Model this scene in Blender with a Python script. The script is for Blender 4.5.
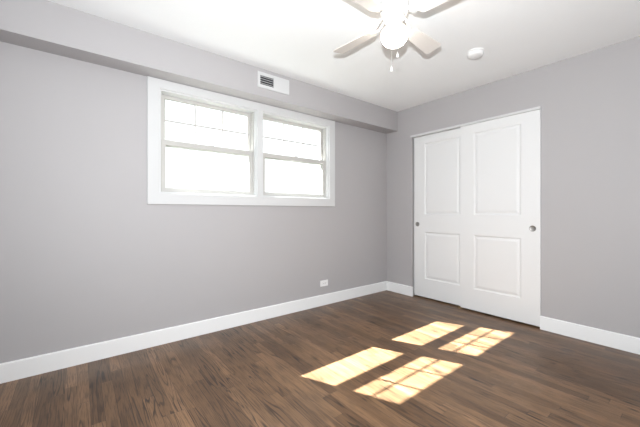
import bpy, bmesh, math
from mathutils import Vector, Matrix

for o in list(bpy.data.objects):
    bpy.data.objects.remove(o)
scene = bpy.context.scene
col = scene.collection

# ------------------------------------------------------------------ camera
# window wall is the plane y = 0, closet wall is the plane x = 0, floor z = 0, room at x < 0, y < 0
cam = bpy.data.cameras.new('camera')
cam.lens = 17.256
cam.sensor_width = 36
cam.shift_y = -0.003
cam.clip_start = 0.02
camo = bpy.data.objects.new('camera', cam)
camo.location = (-3.3822, -2.7995, 1.093)
camo.rotation_euler = (math.radians(90), 0, -math.radians(38.147))
col.objects.link(camo)
scene.camera = camo

# ------------------------------------------------------------------ light and exposure
vs = scene.view_settings
vs.view_transform = 'Standard'
vs.look = 'None'
vs.gamma = 1
vs.use_curve_mapping = False
vs.exposure = 1.77

world = bpy.data.worlds.new('sky')
scene.world = world
world.use_nodes = True
bg = world.node_tree.nodes['Background']
bg.inputs['Color'].default_value = (0.86, 0.93, 1.0, 1)
bg.inputs['Strength'].default_value = 0.75

sl = bpy.data.lights.new('sun', 'SUN')
sl.energy = 22
sl.color = (0.98, 0.98, 0.96)
sl.angle = math.radians(0.53)
so = bpy.data.objects.new('sun', sl)
so.rotation_euler = Vector((0.402, -0.883, -1)).to_track_quat('-Z', 'Y').to_euler()
so.location = (-4, 6, 7)
col.objects.link(so)

# the photographer's flash, held just above the lens with its head tilted up towards the ceiling
# (it throws the fan's shadows onto the ceiling and lights the walls by bouncing)
fl = bpy.data.lights.new('camera_flash', 'SPOT')
fl.energy = 104
fl.spot_size = math.radians(179)
fl.spot_blend = 1.0
fl.shadow_soft_size = 0.02
fl.color = (0.955, 0.985, 1.0)
fo = bpy.data.objects.new('camera_flash', fl)
fo.location = (-3.40, -2.80, 1.31)
fo.rotation_euler = Vector((0.71, 0.68, 0.21)).to_track_quat('-Z', 'Y').to_euler()
col.objects.link(fo)

# ------------------------------------------------------------------ helpers
def new_mat(name):
    m = bpy.data.materials.new(name)
    m.use_nodes = True
    return m, m.node_tree, m.node_tree.nodes['Principled BSDF']


def set_in(b, **kw):
    for k, v in kw.items():
        b.inputs[k.replace('_', ' ')].default_value = v


def paint(name, color, rough=0.5, bump=0.0, scale=300, spec=0.5, vary=0.0):
    m, nt, b = new_mat(name)
    set_in(b, Base_Color=(*color, 1), Roughness=rough)
    b.inputs['Specular IOR Level'].default_value = spec
    tc = nt.nodes.new('ShaderNodeTexCoord')
    if vary:
        n = nt.nodes.new('ShaderNodeTexNoise')
        n.inputs['Scale'].default_value = 2.5
        n.inputs['Detail'].default_value = 4
        r = nt.nodes.new('ShaderNodeMapRange')
        r.inputs['To Min'].default_value = 1 - vary
        r.inputs['To Max'].default_value = 1 + vary
        h = nt.nodes.new('ShaderNodeHueSaturation')
        h.inputs['Color'].default_value = (*color, 1)
        nt.links.new(tc.outputs['Object'], n.inputs['Vector'])
        nt.links.new(n.outputs['Fac'], r.inputs['Value'])
        nt.links.new(r.outputs['Result'], h.inputs['Value'])
        nt.links.new(h.outputs['Color'], b.inputs['Base Color'])
    if bump:
        n = nt.nodes.new('ShaderNodeTexNoise')
        n.inputs['Scale'].default_value = scale
        n.inputs['Detail'].default_value = 3
        bp = nt.nodes.new('ShaderNodeBump')
        bp.inputs['Strength'].default_value = bump
        bp.inputs['Distance'].default_value = 0.002
        nt.links.new(tc.outputs['Object'], n.inputs['Vector'])
        nt.links.new(n.outputs['Fac'], bp.inputs['Height'])
        nt.links.new(bp.outputs['Normal'], b.inputs['Normal'])
    return m


def metal(name, color, rough):
    m, nt, b = new_mat(name)
    set_in(b, Base_Color=(*color, 1), Roughness=rough, Metallic=1.0)
    return m


def tag(o, label=None, cat=None, group=None, kind=None):
    if label: o['label'] = label
    if cat: o['category'] = cat
    if group: o['group'] = group
    if kind: o['kind'] = kind
    return o


def empty(name, loc):
    o = bpy.data.objects.new(name, None)
    o.location = loc
    o.empty_display_size = 0.05
    col.objects.link(o)
    return o


def obj(name, bm, mat, parent=None, smooth=False, origin=None):
    """link a bmesh built in world space as one mesh object (its origin may be moved)"""
    off = Vector((0, 0, 0))
    if parent is not None:
        p = parent
        while p is not None:
            off += Vector(p.location)
            p = p.parent
    loc = Vector(origin) if origin is not None else off
    bmesh.ops.translate(bm, verts=bm.verts, vec=-loc)
    bmesh.ops.recalc_face_normals(bm, faces=bm.faces)
    me = bpy.data.meshes.new(name)
    bm.to_mesh(me)
    bm.free()
    me.materials.append(mat)
    if smooth:
        for p in me.polygons:
            p.use_smooth = True
        me.set_sharp_from_angle(angle=math.radians(38))
    o = bpy.data.objects.new(name, me)
    o.location = loc - off
    col.objects.link(o)
    if parent is not None:
        o.parent = parent
    return o


def bx(bm, x0, x1, y0, y1, z0, z1, bevel=0.0):
    r = bmesh.ops.create_cube(bm, size=1.0)
    vs_ = r['verts']
    bmesh.ops.scale(bm, verts=vs_, vec=(abs(x1 - x0), abs(y1 - y0), abs(z1 - z0)))
    bmesh.ops.translate(bm, verts=vs_, vec=((x0 + x1) / 2, (y0 + y1) / 2, (z0 + z1) / 2))
    if bevel:
        es = list({e for v in vs_ for e in v.link_edges})
        bmesh.ops.bevel(bm, geom=es, offset=bevel, segments=2, affect='EDGES', profile=0.5)


def lathe(bm, prof, center, n=40, axis='z'):
    """prof: list of (radius, height); ends with radius 0 are closed to a point"""
    c = Vector(center)
    rings = []
    for r, h in prof:
        if r < 1e-6:
            rings.append([bm.verts.new(_ax(c, 0, 0, h, axis))])
        else:
            rings.append([bm.verts.new(_ax(c, r * math.cos(2 * math.pi * k / n), r * math.sin(2 * math.pi * k / n), h, axis)) for k in range(n)])
    for a, b in zip(rings, rings[1:]):
        for k in range(n):
            k2 = (k + 1) % n
            if len(a) == 1 and len(b) == 1:
                continue
            if len(a) == 1:
                bm.faces.new((a[0], b[k], b[k2]))
            elif len(b) == 1:
                bm.faces.new((a[k], a[k2], b[0]))
            else:
                bm.faces.new((a[k], a[k2], b[k2], b[k]))
    if len(rings[0]) > 1:
        bm.faces.new(rings[0][::-1])
    if len(rings[-1]) > 1:
        bm.faces.new(rings[-1])


def _ax(c, a, b, h, axis):
    if axis == 'z': return c + Vector((a, b, h))
    if axis == 'x': return c + Vector((h, a, b))
    return c + Vector((a, h, b))


def prism(bm, outline, z0, z1, mat4=None):
    lo = [bm.verts.new((x, y, z0)) for x, y in outline]
    hi = [bm.verts.new((x, y, z1)) for x, y in outline]
    bm.faces.new(lo[::-1])
    bm.faces.new(hi)
    n = len(outline)
    for k in range(n):
        bm.faces.new((lo[k], lo[(k + 1) % n], hi[(k + 1) % n], hi[k]))
    if mat4 is not None:
        bmesh.ops.transform(bm, matrix=mat4, verts=lo + hi)


def plate_with_holes(bm, us, ws, holes, d0, d1, axis):
    """slab on a grid of lines us x ws, leaving out the cells in holes, as boxes;
       axis 'y': u = x, w = z, thickness along y; axis 'x': u = y, w = z, thickness along x"""
    for i in range(len(us) - 1):
        for j in range(len(ws) - 1):
            if (i, j) in holes:
                continue
            if axis == 'y':
                bx(bm, us[i], us[i + 1], d0, d1, ws[j], ws[j + 1])
            else:
                bx(bm, d0, d1, us[i], us[i + 1], ws[j], ws[j + 1])
    bmesh.ops.remove_doubles(bm, verts=bm.verts, dist=1e-5)
    seen = {}
    for f in list(bm.faces):
        k = tuple(sorted(v.index for v in f.verts))
        seen.setdefault(k, []).append(f)
    bm.verts.index_update()
    seen = {}
    for f in list(bm.faces):
        k = tuple(sorted(v.index for v in f.verts))
        seen.setdefault(k, []).append(f)
    dead = [f for fs in seen.values() if len(fs) > 1 for f in fs]
    if dead:
        bmesh.ops.delete(bm, geom=dead, context='FACES_ONLY')


# ------------------------------------------------------------------ materials
WALL = paint('warm_grey_wall_paint', (0.425, 0.412, 0.420), 0.6, 0.12, 260, 0.3, 0.012)
CEIL = paint('white_ceiling_paint', (0.88, 0.895, 0.905), 0.8, 0.1, 200, 0.2)
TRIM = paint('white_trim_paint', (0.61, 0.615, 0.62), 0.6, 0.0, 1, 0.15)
BASE = paint('white_baseboard_lightened', (0.84, 0.845, 0.85), 0.45, 0.0, 1, 0.4)  # trim white, lightened in the colour to offset weaker light near the floor
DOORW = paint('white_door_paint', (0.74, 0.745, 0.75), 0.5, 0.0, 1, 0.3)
VINYL = paint('white_window_vinyl', (0.50, 0.49, 0.47), 0.6, 0.0, 1, 0.2)
PLASTIC = paint('white_plastic', (0.82, 0.82, 0.82), 0.3)
FANW = paint('white_fan_enamel', (0.62, 0.61, 0.60), 0.4)
BLADE = paint('white_blade_laminate', (0.66, 0.63, 0.60), 0.5, 0.0, 1, 0.3)
DARK = paint('painted_recess_shade', (0.05, 0.05, 0.055), 0.8)  # near-black colour stands in for shade inside the vent and outlet slots
SLAT = paint('grey_louvre_enamel', (0.66, 0.67, 0.68), 0.4)
NICKEL = metal('satin_nickel', (0.36, 0.35, 0.34), 0.5)
CHROME = metal('chrome', (0.8, 0.8, 0.8), 0.2)
TAN = paint('tan_plastic', (0.50, 0.36, 0.22), 0.5)
GRASS = paint('lawn_green', (0.03, 0.032, 0.025), 0.9, 0.4, 40, 0.1, 0.3)
BRICK = paint('outside_wall_masonry', (0.42, 0.36, 0.32), 0.8, 0.3, 80, 0.2, 0.1)


def glass_mat():
    m = bpy.data.materials.new('window_glass')
    m.use_nodes = True
    nt = m.node_tree
    for n in list(nt.nodes):
        nt.nodes.remove(n)
    out = nt.nodes.new('ShaderNodeOutputMaterial')
    tr = nt.nodes.new('ShaderNodeBsdfTransparent')
    tr.inputs['Color'].default_value = (0.96, 0.98, 0.97, 1)
    gl = nt.nodes.new('ShaderNodeBsdfGlossy')
    gl.inputs['Roughness'].default_value = 0.02
    lw = nt.nodes.new('ShaderNodeLayerWeight')
    lw.inputs['Blend'].default_value = 0.5
    pw = nt.nodes.new('ShaderNodeMath')
    pw.operation = 'POWER'
    pw.inputs[1].default_value = 5.0
    fr = nt.nodes.new('ShaderNodeMapRange')
    fr.inputs['To Min'].default_value = 0.035
    fr.inputs['To Max'].default_value = 0.9
    nt.links.new(lw.outputs['Facing'], pw.inputs[0])
    nt.links.new(pw.outputs[0], fr.inputs['Value'])
    mx = nt.nodes.new('ShaderNodeMixShader')
    nt.links.new(fr.outputs['Result'], mx.inputs['Fac'])
    nt.links.new(tr.outputs['BSDF'], mx.inputs[1])
    nt.links.new(gl.outputs['BSDF'], mx.inputs[2])
    nt.links.new(mx.outputs['Shader'], out.inputs['Surface'])
    return m


GLASS = glass_mat()


def globe_mat():
    m, nt, b = new_mat('lit_opal_glass')
    set_in(b, Base_Color=(0.9, 0.88, 0.85, 1), Roughness=0.3)
    b.inputs['Emission Color'].default_value = (1.0, 0.91, 0.78, 1)
    b.inputs['Emission Strength'].default_value = 4.0
    return m


OPAL = globe_mat()


def floor_mat():
    """oak strip floor, boards running along y, dark walnut stain"""
    m, nt, b = new_mat('dark_stained_oak_strips')
    N, Lk = nt.nodes, nt.links

    def math_(op, a, c=None, d=None):
        n = N.new('ShaderNodeMath')
        n.operation = op
        for i, v in enumerate((a, c, d)):
            if v is None:
                continue
            if isinstance(v, (int, float)):
                n.inputs[i].default_value = v
            else:
                Lk.new(v, n.inputs[i])
        return n.outputs[0]

    def comb(x, y, z=0.0):
        n = N.new('ShaderNodeCombineXYZ')
        for i, v in enumerate((x, y, z)):
            if isinstance(v, (int, float)):
                n.inputs[i].default_value = v
            else:
                Lk.new(v, n.inputs[i])
        return n.outputs[0]

    def white(vec):
        n = N.new('ShaderNodeTexWhiteNoise')
        n.noise_dimensions = '3D'
        Lk.new(vec, n.inputs['Vector'])
        return n.outputs['Value']

    def noise(vec, scale, detail=3, rough=0.5, dist=0.0):
        n = N.new('ShaderNodeTexNoise')
        Lk.new(vec, n.inputs['Vector'])
        n.inputs['Scale'].default_value = scale
        n.inputs['Detail'].default_value = detail
        n.inputs['Roughness'].default_value = rough
        n.inputs['Distortion'].default_value = dist
        return n.outputs['Fac']

    def mrange(v, a, c, d, e, smooth=False):
        n = N.new('ShaderNodeMapRange')
        n.interpolation_type = 'SMOOTHSTEP' if smooth else 'LINEAR'
        Lk.new(v, n.inputs['Value'])
        for k, q in zip(('From Min', 'From Max', 'To Min', 'To Max'), (a, c, d, e)):
            n.inputs[k].default_value = q
        return n.outputs['Result']

    tc = N.new('ShaderNodeTexCoord')
    sp = N.new('ShaderNodeSeparateXYZ')
    Lk.new(tc.outputs['Object'], sp.inputs['Vector'])
    X, Y = sp.outputs['X'], sp.outputs['Y']
    W = 0.0595
    u = math_('DIVIDE', X, W)
    row = math_('FLOOR', u)
    fu = math_('FRACT', u)
    r1 = white(comb(row, 3.7))
    v = math_('ADD', math_('DIVIDE', Y, 0.92), math_('MULTIPLY', r1, 17.3))
    cell = math_('FLOOR', v)
    fv = math_('FRACT', v)
    rb = white(comb(row, cell, 1.3))          # one random number for each board
    rc = white(comb(row, cell, 8.1))
    # seams
    du = math_('MULTIPLY', math_('MINIMUM', fu, math_('SUBTRACT', 1.0, fu)), W)
    dv = math_('MULTIPLY', math_('MINIMUM', fv, math_('SUBTRACT', 1.0, fv)), 0.92)
    seam = mrange(math_('MINIMUM', du, dv), 0.0004, 0.0016, 1.0, 0.0, True)
    # cathedral figure: contour lines of a stretched noise, shifted from board to board
    gx = math_('ADD', X, math_('MULTIPLY', rb, 31.0))
    gy = math_('ADD', math_('MULTIPLY', Y, 0.06), math_('MULTIPLY', rc, 19.0))
    fig = noise(comb(gx, gy), 13.0, 2.0, 0.42, 0.15)
    rings = math_('FRACT', math_('MULTIPLY', fig, 12.0))
    ring = math_('MULTIPLY', mrange(rings, 0.60, 0.84, 0.0, 1.0, True), mrange(rings, 0.90, 1.0, 1.0, 0.0, True))
    strength = mrange(rc, 0.1, 0.6, 0.3, 1.0)
    ring = math_('MULTIPLY', ring, strength)
    ring = math_('MULTIPLY', ring, mrange(noise(comb(X, Y), 5.0, 2), 0.35, 0.65, 0.45, 1.0))
    # fine open pores, long thin streaks
    por = noise(comb(math_('MULTIPLY', gx, 1.0), math_('MULTIPLY', Y, 0.035)), 200.0, 3.0, 0.65)
    pore = mrange(por, 0.47, 0.62, 0.0, 1.0, True)
    # colour
    ramp = N.new('ShaderNodeValToRGB')
    Lk.new(rb, ramp.inputs['Fac'])
    cr = ramp.color_ramp
    cr.elements[0].position = 0.0
    cr.elements[0].color = (0.120, 0.066, 0.034, 1)
    cr.elements[1].position = 1.0
    cr.elements[1].color = (0.240, 0.137, 0.072, 1)
    e = cr.elements.new(0.5)
    e.color = (0.180, 0.101, 0.052, 1)
    cloud = mrange(noise(comb(X, math_('MULTIPLY', Y, 0.4)), 6.0, 3), 0.3, 0.7, 0.82, 1.2)
    h = N.new('ShaderNodeHueSaturation')
    Lk.new(ramp.outputs['Color'], h.inputs['Color'])
    Lk.new(cloud, h.inputs['Value'])

    def mix(fac, a, c2):
        n = N.new('ShaderNodeMix')
        n.data_type = 'RGBA'
        Lk.new(fac, n.inputs['Factor'])
        Lk.new(a, n.inputs['A'])
        n.inputs['B'].default_value = (*c2, 1)
        return n.outputs['Result']

    c = mix(math_('MULTIPLY', pore, 0.50), h.outputs['Color'], (0.030, 0.017, 0.012))
    c = mix(math_('MULTIPLY', ring, 0.9), c, (0.014, 0.009, 0.007))
    c = mix(math_('MULTIPLY', seam, 0.75), c, (0.016, 0.010, 0.008))
    Lk.new(c, b.inputs['Base Color'])
    rg = mrange(noise(comb(X, Y), 3.0, 3), 0.3, 0.7, 0.30, 0.42)
    Lk.new(rg, b.inputs['Roughness'])
    b.inputs['Specular IOR Level'].default_value = 0.42
    bp = N.new('ShaderNodeBump')
    bp.inputs['Strength'].default_value = 0.35
    bp.inputs['Distance'].default_value = 0.0012
    hh = math_('SUBTRACT', 1.0, math_('ADD', math_('MULTIPLY', seam, 0.9), math_('MULTIPLY', math_('ADD', pore, ring), 0.18)))
    Lk.new(hh, bp.inputs['Height'])
    Lk.new(bp.outputs['Normal'], b.inputs['Normal'])
    return m


FLOOR = floor_mat()

# ------------------------------------------------------------------ room shell
XB, YB, H = -3.85, -3.25, 2.44           # far walls behind the camera, ceiling height
WO = (-2.863, -1.053, 1.246, 2.103)      # window opening x0 x1 z0 z1
CO = (-1.824, -0.413, 2.047)            # closet opening y0 y1 top
SD, SZ = 0.1875, 2.1797                  # soffit depth and underside
BH, BT = 0.1233, 0.015                   # baseboard


def structure(name, bm, mat, label, cat, **kw):
    return tag(obj(name, bm, mat, **kw), label, cat, kind='structure')


b = bmesh.new(); bx(b, XB - .2, 0.95, YB - .2, 0.14, -0.15, 0.0)
structure('floor', b, FLOOR, 'dark brown stained oak strip floor with wavy grain', 'floor')
b = bmesh.new(); bx(b, XB - .2, 0.95, YB - .2, 0.14, H, H + 0.2)
structure('ceiling', b, CEIL, 'flat white painted ceiling above the fan', 'ceiling')
b = bmesh.new()
plate_with_holes(b, [XB - .2, WO[0], WO[1], 0.95], [0.0, WO[2], WO[3], H], {(1, 1)}, 0.0, 0.14, 'y')
structure('wall_left', b, WALL, 'warm grey painted wall holding the double window', 'wall')
b = bmesh.new()
plate_with_holes(b, [YB - .2, CO[0], CO[1], 0.0], [0.0, CO[2] + .02, H], {(1, 0)}, 0.0, 0.12, 'x')
structure('wall_right', b, WALL, 'warm grey painted wall around the white sliding closet doors', 'wall')
b = bmesh.new(); bx(b, XB - .2, XB, YB, 0.0, 0, H)
structure('wall_back', b, WALL, 'warm grey wall behind the camera, facing the closet', 'wall')
b = bmesh.new(); bx(b, XB - .2, 0.0, YB - .2, YB, 0, H)
structure('wall_front', b, WALL, 'warm grey wall behind the camera, facing the window', 'wall')
b = bmesh.new()
bx(b, 0.80, 0.95, YB, 0.0, 0, H)
bx(b, 0.12, 0.80, CO[0] - .30, CO[0] - .20, 0, H)
bx(b, 0.12, 0.80, CO[1] + .20, CO[1] + .30, 0, H)
structure('wall_closet', b, WALL, 'inside walls of the closet behind the sliding doors', 'wall')
b = bmesh.new(); bx(b, XB, 0.0, -SD, 0.0, SZ, H)
structure('soffit', b, WALL, 'long grey boxed soffit along the ceiling above the window', 'soffit')


def baseboard(name, x0, x1, y0, y1, side, label):
    b = bmesh.new()
    e = 0.006
    if side == 'y':      # runs along x against y = 0
        pr = [(0, 0), (-BT, 0), (-BT, BH - e), (-BT + e, BH), (0, BH)]
        A = [b.verts.new((x0, p, q)) for p, q in pr]
        B = [b.verts.new((x1, p, q)) for p, q in pr]
    else:
        pr = [(0, 0), (-BT, 0), (-BT, BH - e), (-BT + e, BH), (0, BH)]
        A = [b.verts.new((p, y0, q)) for p, q in pr]
        B = [b.verts.new((p, y1, q)) for p, q in pr]
    n = len(pr)
    for k in range(n):
        b.faces.new((A[k], A[(k + 1) % n], B[(k + 1) % n], B[k]))
    b.faces.new(A); b.faces.new(B[::-1])
    structure(name, b, BASE, label, 'baseboard')


baseboard('baseboard_left', XB, 0.0, 0, 0, 'y', 'long white baseboard below the window wall')
baseboard('baseboard_corner', 0, 0, -0.434, -BT, 'x', 'short white baseboard between the room corner and the closet')
baseboard('baseboard_right', 0, 0, YB, CO[0] + 0.004, 'x', 'white baseboard right of the closet doors')

# ------------------------------------------------------------------ window casing and two double-hung windows
MX = (-1.988, -1.928)                    # mullion casing between the two windows
b = bmesh.new()
cw = (-2.952, -0.968, 1.153, SZ - 0.0012)
plate_with_holes(b, [cw[0], WO[0], MX[0], MX[1], WO[1], cw[1]], [cw[2], WO[2], WO[3], cw[3]], {(1, 1), (3, 1)}, -0.018, 0.0, 'y')
es = [e for e in b.edges if e.is_manifold and e.calc_face_angle(0) > 0.5 and all(v.co.y < -0.017 for v in e.verts)]
bmesh.ops.bevel(b, geom=es, offset=0.003, segments=2, affect='EDGES', profile=0.5)
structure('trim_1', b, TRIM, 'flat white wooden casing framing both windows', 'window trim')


def ring(bm, x0, x1, y0, y1, z0, z1, l, r, bo, t, bevel=0.0):
    """rectangular frame with member widths l r bo t"""
    us = [x0, x0 + l, x1 - r, x1]
    ws = [z0, z0 + bo, z1 - t, z1]
    plate_with_holes(bm, us, ws, {(1, 1)}, y0, y1, 'y')
    if bevel:
        es = [e for e in bm.edges if e.is_manifold and e.calc_face_angle(0) > 0.5]
        bmesh.ops.bevel(bm, geom=es, offset=bevel, segments=1, affect='EDGES')


def window(n, x0, x1, label):
    z0, z1 = WO[2], WO[3]
    root = empty('window_%d' % n, ((x0 + x1) / 2, 0.08, z0))
    tag(root, label, 'window', kind='structure')
    # frame: jamb boards the depth of the wall plus an outer stop
    b = bmesh.new()
    J = 0.012
    ring(b, x0, x1, 0.0, 0.14, z0, z1, J, J, J, J)
    obj('jamb', b, TRIM, root)
    b = bmesh.new()
    ring(b, x0 + J, x1 - J, 0.1215, 0.14, z0 + J, z1 - J, 0.058, 0.02, 0.02, 0.004)
    obj('outer_stop', b, VINYL, root)
    a, c = x0 + J, x1 - J
    # side tracks that hold the sashes
    b = bmesh.new()
    bx(b, a, a + 0.010, 0.034, 0.121, z0 + J, z1 - J)
    bx(b, c - 0.010, c, 0.034, 0.121, z0 + J, z1 - J)
    obj('track', b, VINYL, root)
    a += 0.011; c -= 0.011
    st = 0.034
    zl0, zl1 = z0 + J + 0.001, 1.700
    b = bmesh.new()
    ring(b, a, c, 0.040, 0.078, zl0, zl1, st, st, 1.296 - zl0, 0.045, 0.003)
    lo = obj('lower_sash', b, VINYL, root)
    b = bmesh.new()
    bx(b, a + st - .002, c - st + .002, 0.057, 0.061, 1.294, zl1 - 0.043)
    obj('pane', b, GLASS, lo)
    # a pair of tilt latches on top of the meeting rail
    for s in (a + 0.03, c - 0.075):
        b = bmesh.new()
        bx(b, s, s + 0.045, 0.046, 0.066, zl1, zl1 + 0.006, 0.002)
        obj('tilt_latch', b, PLASTIC, lo)
    b = bmesh.new()
    xm = (a + c) / 2
    bx(b, xm - 0.028, xm + 0.028, 0.044, 0.074, zl1, zl1 + 0.008, 0.003)
    bx(b, xm - 0.010, xm + 0.030, 0.050, 0.062, zl1 + 0.008, zl1 + 0.018, 0.003)
    obj('sash_lock', b, PLASTIC, lo)
    zu0, zu1 = 1.652, z1 - J - 0.001
    b = bmesh.new()
    ring(b, a, c, 0.082, 0.120, zu0, zu1, st, st, 0.046, zu1 - 2.062, 0.003)
    up = obj('upper_sash', b, VINYL, root)
    b = bmesh.new()
    g0, g1, h0, h1 = a + st - .002, c - st + .002, zu0 + 0.044, 2.064
    bx(b, g0, g1, 0.0985, 0.1025, h0, h1)
    obj('pane', b, GLASS, up)
    # colonial grid, three lights wide and two high
    b = bmesh.new()
    mw = 0.0075
    for k in (1, 2):
        xx = g0 + (g1 - g0) * k / 3
        bx(b, xx - mw, xx + mw, 0.0915, 0.0980, h0, h1)
    zz = 1.876
    for k in range(3):
        xa = g0 + (g1 - g0) * k / 3 + (mw if k else 0)
        xb = g0 + (g1 - g0) * (k + 1) / 3 - (mw if k < 2 else 0)
        bx(b, xa, xb, 0.0915, 0.0980, zz - mw, zz + mw)
    obj('muntin_grid', b, VINYL, up)
    return root


window(1, WO[0], MX[0], 'larger-looking left double-hung window, nearer the camera, blown out by daylight')
window(2, MX[1], WO[1], 'right double-hung window, nearer the room corner, with a visible grid in its upper sash')
# solid post between the two window units, behind the casing
b = bmesh.new(); bx(b, MX[0], MX[1], 0.0, 0.14, WO[2], WO[3])
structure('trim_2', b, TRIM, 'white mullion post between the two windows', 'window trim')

# ------------------------------------------------------------------ closet: track, two sliding doors, guide
b = bmesh.new()
bx(b, -0.016, -0.001, -1.8250, -0.4040, 2.0475, 2.0730, 0.003)
structure('trim_3', b, TRIM, 'thin white header strip along the top of the closet opening', 'door trim')
b = bmesh.new()
bx(b, 0.004, 0.105, CO[0] + .002, CO[1] - .002, 2.049, 2.0665)
structure('trim_4', b, TRIM, 'white track the closet doors hang from, behind the header strip', 'door track')


def door(n, y0, y1, xf, ztop, zbot, pull_y, label, plabel, panel_c):
    """two-panel moulded slab; xf = x of its face towards the room; y0 < y1"""
    root_loc = (xf, (y0 + y1) / 2, zbot)
    b = bmesh.new()
    T = 0.034
    pw = 0.458
    py0, py1 = panel_c - pw / 2, panel_c + pw / 2
    panels = [(py0, py1, 0.247, 0.838), (py0, py1, 1.056, 1.952)]
    ys = [y0, py0, py1, y1]
    zs = [zbot, panels[0][2], panels[0][3], panels[1][2], panels[1][3], ztop]
    grid = {}

    def V(i, j):
        if (i, j) not in grid:
            grid[(i, j)] = b.verts.new((xf, ys[i], zs[j]))
        return grid[(i, j)]

    for i in range(3):
        for j in range(5):
            if i == 1 and j in (1, 3):
                continue
            b.faces.new((V(i, j), V(i + 1, j), V(i + 1, j + 1), V(i, j + 1)))
    # moulded panels: ogee down, flat groove, bevel up to the raised field
    prof = [(0.0, 0.0), (0.004, 0.0025), (0.010, 0.0075), (0.015, 0.0090), (0.021, 0.0090), (0.040, 0.0035), (0.046, 0.0028)]
    for j in (1, 3):
        a0, a1, c0, c1 = ys[1], ys[2], zs[j], zs[j + 1]
        prev = [V(1, j), V(2, j), V(2, j + 1), V(1, j + 1)]
        for ins, dep in prof[1:]:
            cur = [b.verts.new((xf + dep, yy, zz)) for yy, zz in ((a0 + ins, c0 + ins), (a1 - ins, c0 + ins), (a1 - ins, c1 - ins), (a0 + ins, c1 - ins))]
            for k in range(4):
                b.faces.new((prev[k], prev[(k + 1) % 4], cur[(k + 1) % 4], cur[k]))
            prev = cur
        b.faces.new(prev)
    # back and edges
    bb = [b.verts.new((xf + T, yy, zz)) for yy, zz in ((y0, zbot), (y1, zbot), (y1, ztop), (y0, ztop))]
    b.faces.new(bb[::-1])
    bot = [V(i, 0) for i in range(4)]
    top = [V(i, 5) for i in range(4)]
    lft = [V(0, j) for j in range(6)]
    rgt = [V(3, j) for j in range(6)]
    b.faces.new(bot + [bb[1], bb[0]])
    b.faces.new(top + [bb[2], bb[3]])
    b.faces.new(lft + [bb[3], bb[0]])
    b.faces.new(rgt + [bb[2], bb[1]])
    d = obj('door_%d' % n, b, DOORW, origin=root_loc)
    tag(d, label, 'door', kind='structure')
    # round flush finger pull: rim and shallow dish
    b = bmesh.new()
    lathe(b, [(0.0285, -0.0002), (0.0290, -0.0018), (0.0275, -0.0030), (0.0245, -0.0028), (0.0225, -0.0012), (0.010, -0.0006), (0.0, -0.0006)], (xf, pull_y, 0.932), 36, 'x')
    p = obj('finger_pull', b, NICKEL, d, smooth=True)
    p['label'] = plabel
    return d


door(1, -1.186, -0.425, 0.037, 2.047, 0.018, -0.475, 'left sliding closet door, white two-panel, sliding behind the other', 'round dark nickel finger pull', -0.806)
door(2, CO[0] + 0.003, -1.057, -0.001, 2.047, 0.018, -1.757, 'right sliding closet door, white two-panel, in front of the other', 'round satin nickel finger pull', -1.433)

g = empty('door_guide', (0.028, -1.050, 0.0))
tag(g, 'small tan floor guide under the overlap of the closet doors', 'door guide')
b = bmesh.new(); bx(b, -0.003, 0.08, -1.066, -1.036, 0.0, 0.003)
obj('foot_plate', b, TAN, g)
b = bmesh.new(); bx(b, -0.013, -0.003, -1.060, -1.042, 0.0, 0.022, 0.002)
obj('upright', b, TAN, g)

# ------------------------------------------------------------------ register on the soffit
yS = -SD
vt = empty('air_vent', (-1.9005, yS, 2.2575))
tag(vt, 'white rectangular air vent plate with a small grey grille on the soffit', 'vent')
b = bmesh.new()
plate_with_holes(b, [-2.074, -2.047, -1.905, -1.727], [2.2575, 2.290, 2.374, 2.4060], {(1, 1)}, yS - 0.009, yS, 'y')
es = [e for e in b.edges if e.is_manifold and e.calc_face_angle(0) > 0.5 and all(v.co.y < yS - 0.008 for v in e.verts)]
bmesh.ops.bevel(b, geom=es, offset=0.003, segments=2, affect='EDGES')
obj('face_plate', b, TRIM, vt)
b = bmesh.new(); bx(b, -2.047, -1.905, yS - 0.0015, yS, 2.290, 2.374)  # no cavity here; the shade of the opening is painted onto this sheet
obj('backing', b, DARK, vt)['label'] = 'flat sheet painted dark for the shade behind the louvres'
for k in range(4):
    zc = 2.3005 + k * 0.0210
    b = bmesh.new()
    bx(b, -2.046, -1.906, -0.0060, 0.0060, -0.0007, 0.0007)
    bmesh.ops.transform(b, matrix=Matrix.Translation((0, yS - 0.0056, zc)) @ Matrix.Rotation(math.radians(38), 4, 'X'), verts=b.verts)
    o = obj('louvre', b, SLAT, vt)
    o['label'] = 'grey louvre blade'

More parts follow.
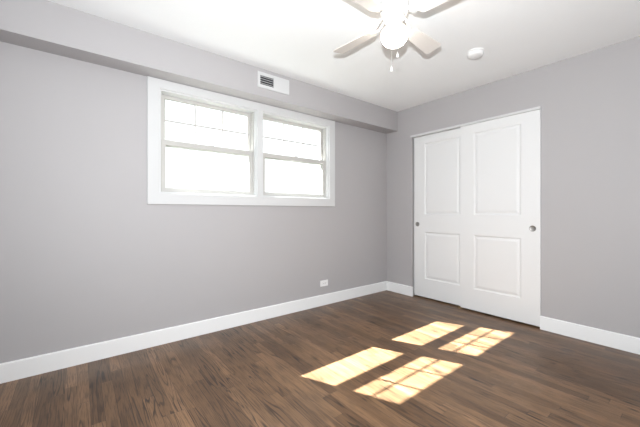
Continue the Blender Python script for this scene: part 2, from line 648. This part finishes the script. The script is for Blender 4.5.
# ------------------------------------------------------------------ outlet on the window wall (mounted sideways)
ox, oz = -1.125, 0.2545
ot = empty('wall_outlet', (ox, 0, oz))
tag(ot, 'white electrical outlet mounted sideways low on the window wall', 'outlet')
b = bmesh.new(); bx(b, ox - .0572, ox + .0572, -0.006, 0.0, oz - .035, oz + .035, 0.002)
obj('cover_plate', b, PLASTIC, ot)
for s in (-1, 1):
    b = bmesh.new()
    cx = ox + s * 0.0195
    pts = []
    for k in range(24):
        t = 2 * math.pi * k / 24
        pts.append((max(-0.0135, min(0.0135, 0.0175 * math.cos(t))), 0.0172 * math.sin(t)))
    lo = [b.verts.new((cx + p, -0.0060, oz + q)) for p, q in pts]
    hi = [b.verts.new((cx + p, -0.0078, oz + q)) for p, q in pts]
    b.faces.new(lo); b.faces.new(hi[::-1])
    for k in range(24):
        b.faces.new((lo[k], lo[(k + 1) % 24], hi[(k + 1) % 24], hi[k]))
    r = obj('receptacle', b, PLASTIC, ot)
    b = bmesh.new()
    for q, hh in ((-0.0063, 0.0035), (0.0063, 0.0045)):
        bx(b, cx - hh + s * 0.004, cx + hh + s * 0.004, -0.0081, -0.0078, oz + q - .0009, oz + q + .0009)
    lathe(b, [(0.0024, -0.0081), (0.0024, -0.0078)], (cx - s * 0.0075, 0, oz), 14, 'y')
    obj('slot', b, DARK, r)  # thin raised slabs; the shade of the slots is put into their colour
b = bmesh.new(); lathe(b, [(0.0032, -0.0060), (0.0030, -0.0074), (0.0, -0.0078)], (ox, 0, oz), 16, 'y')
obj('screw', b, CHROME, ot, smooth=True)

# ------------------------------------------------------------------ smoke detector
sx, sy = -0.752, -1.574
sd = empty('smoke_detector', (sx, sy, H))
tag(sd, 'round white smoke detector on the ceiling right of the fan', 'smoke detector')
b = bmesh.new(); lathe(b, [(0.067, 0.0), (0.067, -0.007), (0.062, -0.010)], (sx, sy, H), 48)
obj('mounting_base', b, PLASTIC, sd, smooth=True)
b = bmesh.new(); lathe(b, [(0.058, -0.010), (0.058, -0.014), (0.062, -0.0145), (0.061, -0.030), (0.054, -0.038), (0.036, -0.042), (0.0, -0.043)], (sx, sy, H), 48)
cv = obj('cover', b, PLASTIC, sd, smooth=True)
b = bmesh.new(); lathe(b, [(0.010, -0.0415), (0.0095, -0.0445), (0.0, -0.0450)], (sx - .012, sy, H), 20)
obj('test_button', b, PLASTIC, cv, smooth=True)

# ------------------------------------------------------------------ ceiling fan with light
FX, FY, FZ = -1.8725, -1.6105, 2.25
TH, TAU, RB, WB = math.radians(93.53), -0.195, 0.490, 0.060
fan = empty('ceiling_fan', (FX, FY, H))
tag(fan, 'white four-blade ceiling fan with a lit globe and two pull chains', 'ceiling fan')
fc = (FX, FY, 0)
b = bmesh.new()
lathe(b, [(0.070, H), (0.072, H - .02), (0.064, H - .040), (0.050, H - .046), (0.050, 2.388), (0.070, 2.382), (0.083, 2.368), (0.086, 2.350),
          (0.086, 2.312), (0.080, 2.292), (0.066, 2.280), (0.0, 2.277)], fc, 48)
obj('motor_housing', b, FANW, fan, smooth=True)
b = bmesh.new()
lathe(b, [(0.060, 2.2785), (0.062, 2.272), (0.060, 2.264), (0.052, 2.258), (0.046, 2.254), (0.044, 2.244), (0.041, 2.240), (0.0, 2.240)], fc, 48)
sw = obj('switch_housing', b, FANW, fan, smooth=True)
for k in range(3):
    b = bmesh.new()
    a = TH + 0.4 + k * 2 * math.pi / 3
    bm2 = Matrix.Translation((FX + 0.048 * math.cos(a), FY + 0.048 * math.sin(a), 2.249)) @ Matrix.Rotation(a, 4, 'Z') @ Matrix.Rotation(math.pi / 2, 4, 'Y')
    r = bmesh.ops.create_cone(b, cap_ends=True, segments=10, radius1=0.0035, radius2=0.0035, depth=0.012)
    bmesh.ops.transform(b, matrix=bm2, verts=r['verts'])
    obj('thumb_screw', b, CHROME, sw)
b = bmesh.new()
lathe(b, [(0.036, 2.2395), (0.036, 2.232), (0.043, 2.222), (0.058, 2.209), (0.073, 2.194), (0.081, 2.177), (0.081, 2.158), (0.074, 2.135),
          (0.060, 2.117), (0.041, 2.105), (0.020, 2.099), (0.0, 2.098)], fc, 48)
obj('lamp_globe', b, OPAL, fan, smooth=True)['label'] = 'lit opal glass globe'


def blade_outline():
    pts = []
    r0, r1 = 0.155, RB
    w0, w1 = 0.044, WB
    # rounded root, gently widening sides, rounded tip corners
    for k in range(9):
        t = math.pi * (1.5 - k / 8.0)
        pts.append((r0 + 0.030 + 0.030 * math.cos(t), -w0 * math.sin(t) if False else w0 * math.sin(t)))
    rc = 0.026
    for k in range(7):
        t = math.pi / 2 * (1 - k / 6.0)
        pts.append((r1 - rc + rc * math.cos(t), w1 - rc + rc * math.sin(t)))
    for k in range(7):
        t = -math.pi / 2 * (k / 6.0)
        pts.append((r1 - rc + rc * math.cos(t), -w1 + rc + rc * math.sin(t)))
    return pts


bo = blade_outline()
for k in range(4):
    M = Matrix.Translation((FX, FY, FZ)) @ Matrix.Rotation(TH + k * math.pi / 2, 4, 'Z') @ Matrix.Rotation(TAU, 4, 'X')
    b = bmesh.new()
    prism(b, bo, -0.003, 0.003, M)
    es = [e for e in b.edges if e.is_manifold and e.calc_face_angle(0) > 1.0]
    bmesh.ops.bevel(b, geom=es, offset=0.0012, segments=1, affect='EDGES')
    bl = obj('blade', b, BLADE, fan)
    # iron: arm rising to the motor, flared plate on top of the blade with two loops
    b = bmesh.new()
    prism(b, [(0.150, -0.012), (0.175, -0.030), (0.215, -0.034), (0.228, -0.022), (0.222, 0.0), (0.228, 0.022), (0.215, 0.034), (0.175, 0.030), (0.150, 0.012)], 0.0032, 0.0062, M)
    M2 = Matrix.Translation((FX, FY, FZ)) @ Matrix.Rotation(TH + k * math.pi / 2, 4, 'Z')
    secs = [(0.074, 0.048, 0.016), (0.095, 0.044, 0.019), (0.118, 0.022, 0.019), (0.138, 0.009, 0.015), (0.158, 0.0045, 0.010)]
    for side in (-1, 1):
        pv = None
        for x, z, w in secs:
            cur = [b.verts.new(M2 @ Vector((x, side * (w + dw), z + dz))) for dw, dz in ((-.006, -.003), (.006, -.003), (.006, .003), (-.006, .003))]
            if pv:
                for q in range(4):
                    b.faces.new((pv[q], pv[(q + 1) % 4], cur[(q + 1) % 4], cur[q]))
            else:
                b.faces.new(cur)
            pv = cur
        b.faces.new(pv[::-1])
    obj('blade_iron', b, FANW, bl)
    for rx, ry in ((0.176, 0.0), (0.205, 0.020), (0.205, -0.020)):
        b = bmesh.new()
        r = bmesh.ops.create_uvsphere(b, u_segments=10, v_segments=6, radius=0.0045)
        bmesh.ops.transform(b, matrix=M @ Matrix.Translation((rx, ry, -0.0032)) @ Matrix.Diagonal((1, 1, .5, 1)), verts=r['verts'])
        obj('blade_screw', b, FANW, bl)

fw = Vector((math.sin(math.radians(38.147)), math.cos(math.radians(38.147)), 0))
rt = Vector((fw.y, -fw.x, 0))
for off, zf in ((0.0, 2.003), (-0.036, 1.922)):
    p = Vector((FX, FY, 0)) - fw * 0.078 + rt * off
    b = bmesh.new()
    n = int((2.290 - zf - 0.02) / 0.0046)
    lathe(b, [(0.0006, zf + 0.018), (0.0006, 2.294)], p, 6)
    for i in range(n):
        r = bmesh.ops.create_icosphere(b, subdivisions=1, radius=0.0015, matrix=Matrix.Translation((p.x, p.y, zf + 0.02 + i * 0.0046)))
    ch = obj('pull_chain', b, CHROME, fan, smooth=True)
    b = bmesh.new()
    lathe(b, [(0.0, 0.020), (0.0025, 0.019), (0.0035, 0.012), (0.0065, 0.004), (0.0080, -0.004), (0.0065, -0.011), (0.0, -0.014)], (p.x, p.y, zf), 18)
    obj('fob', b, FANW, ch, smooth=True)

# ------------------------------------------------------------------ outside the window
b = bmesh.new()
bx(b, -40, 40, 0.16, 60, -0.2, 0.55)
tag(obj('lawn', b, GRASS), 'green lawn outside the window wall', 'lawn', kind='structure')
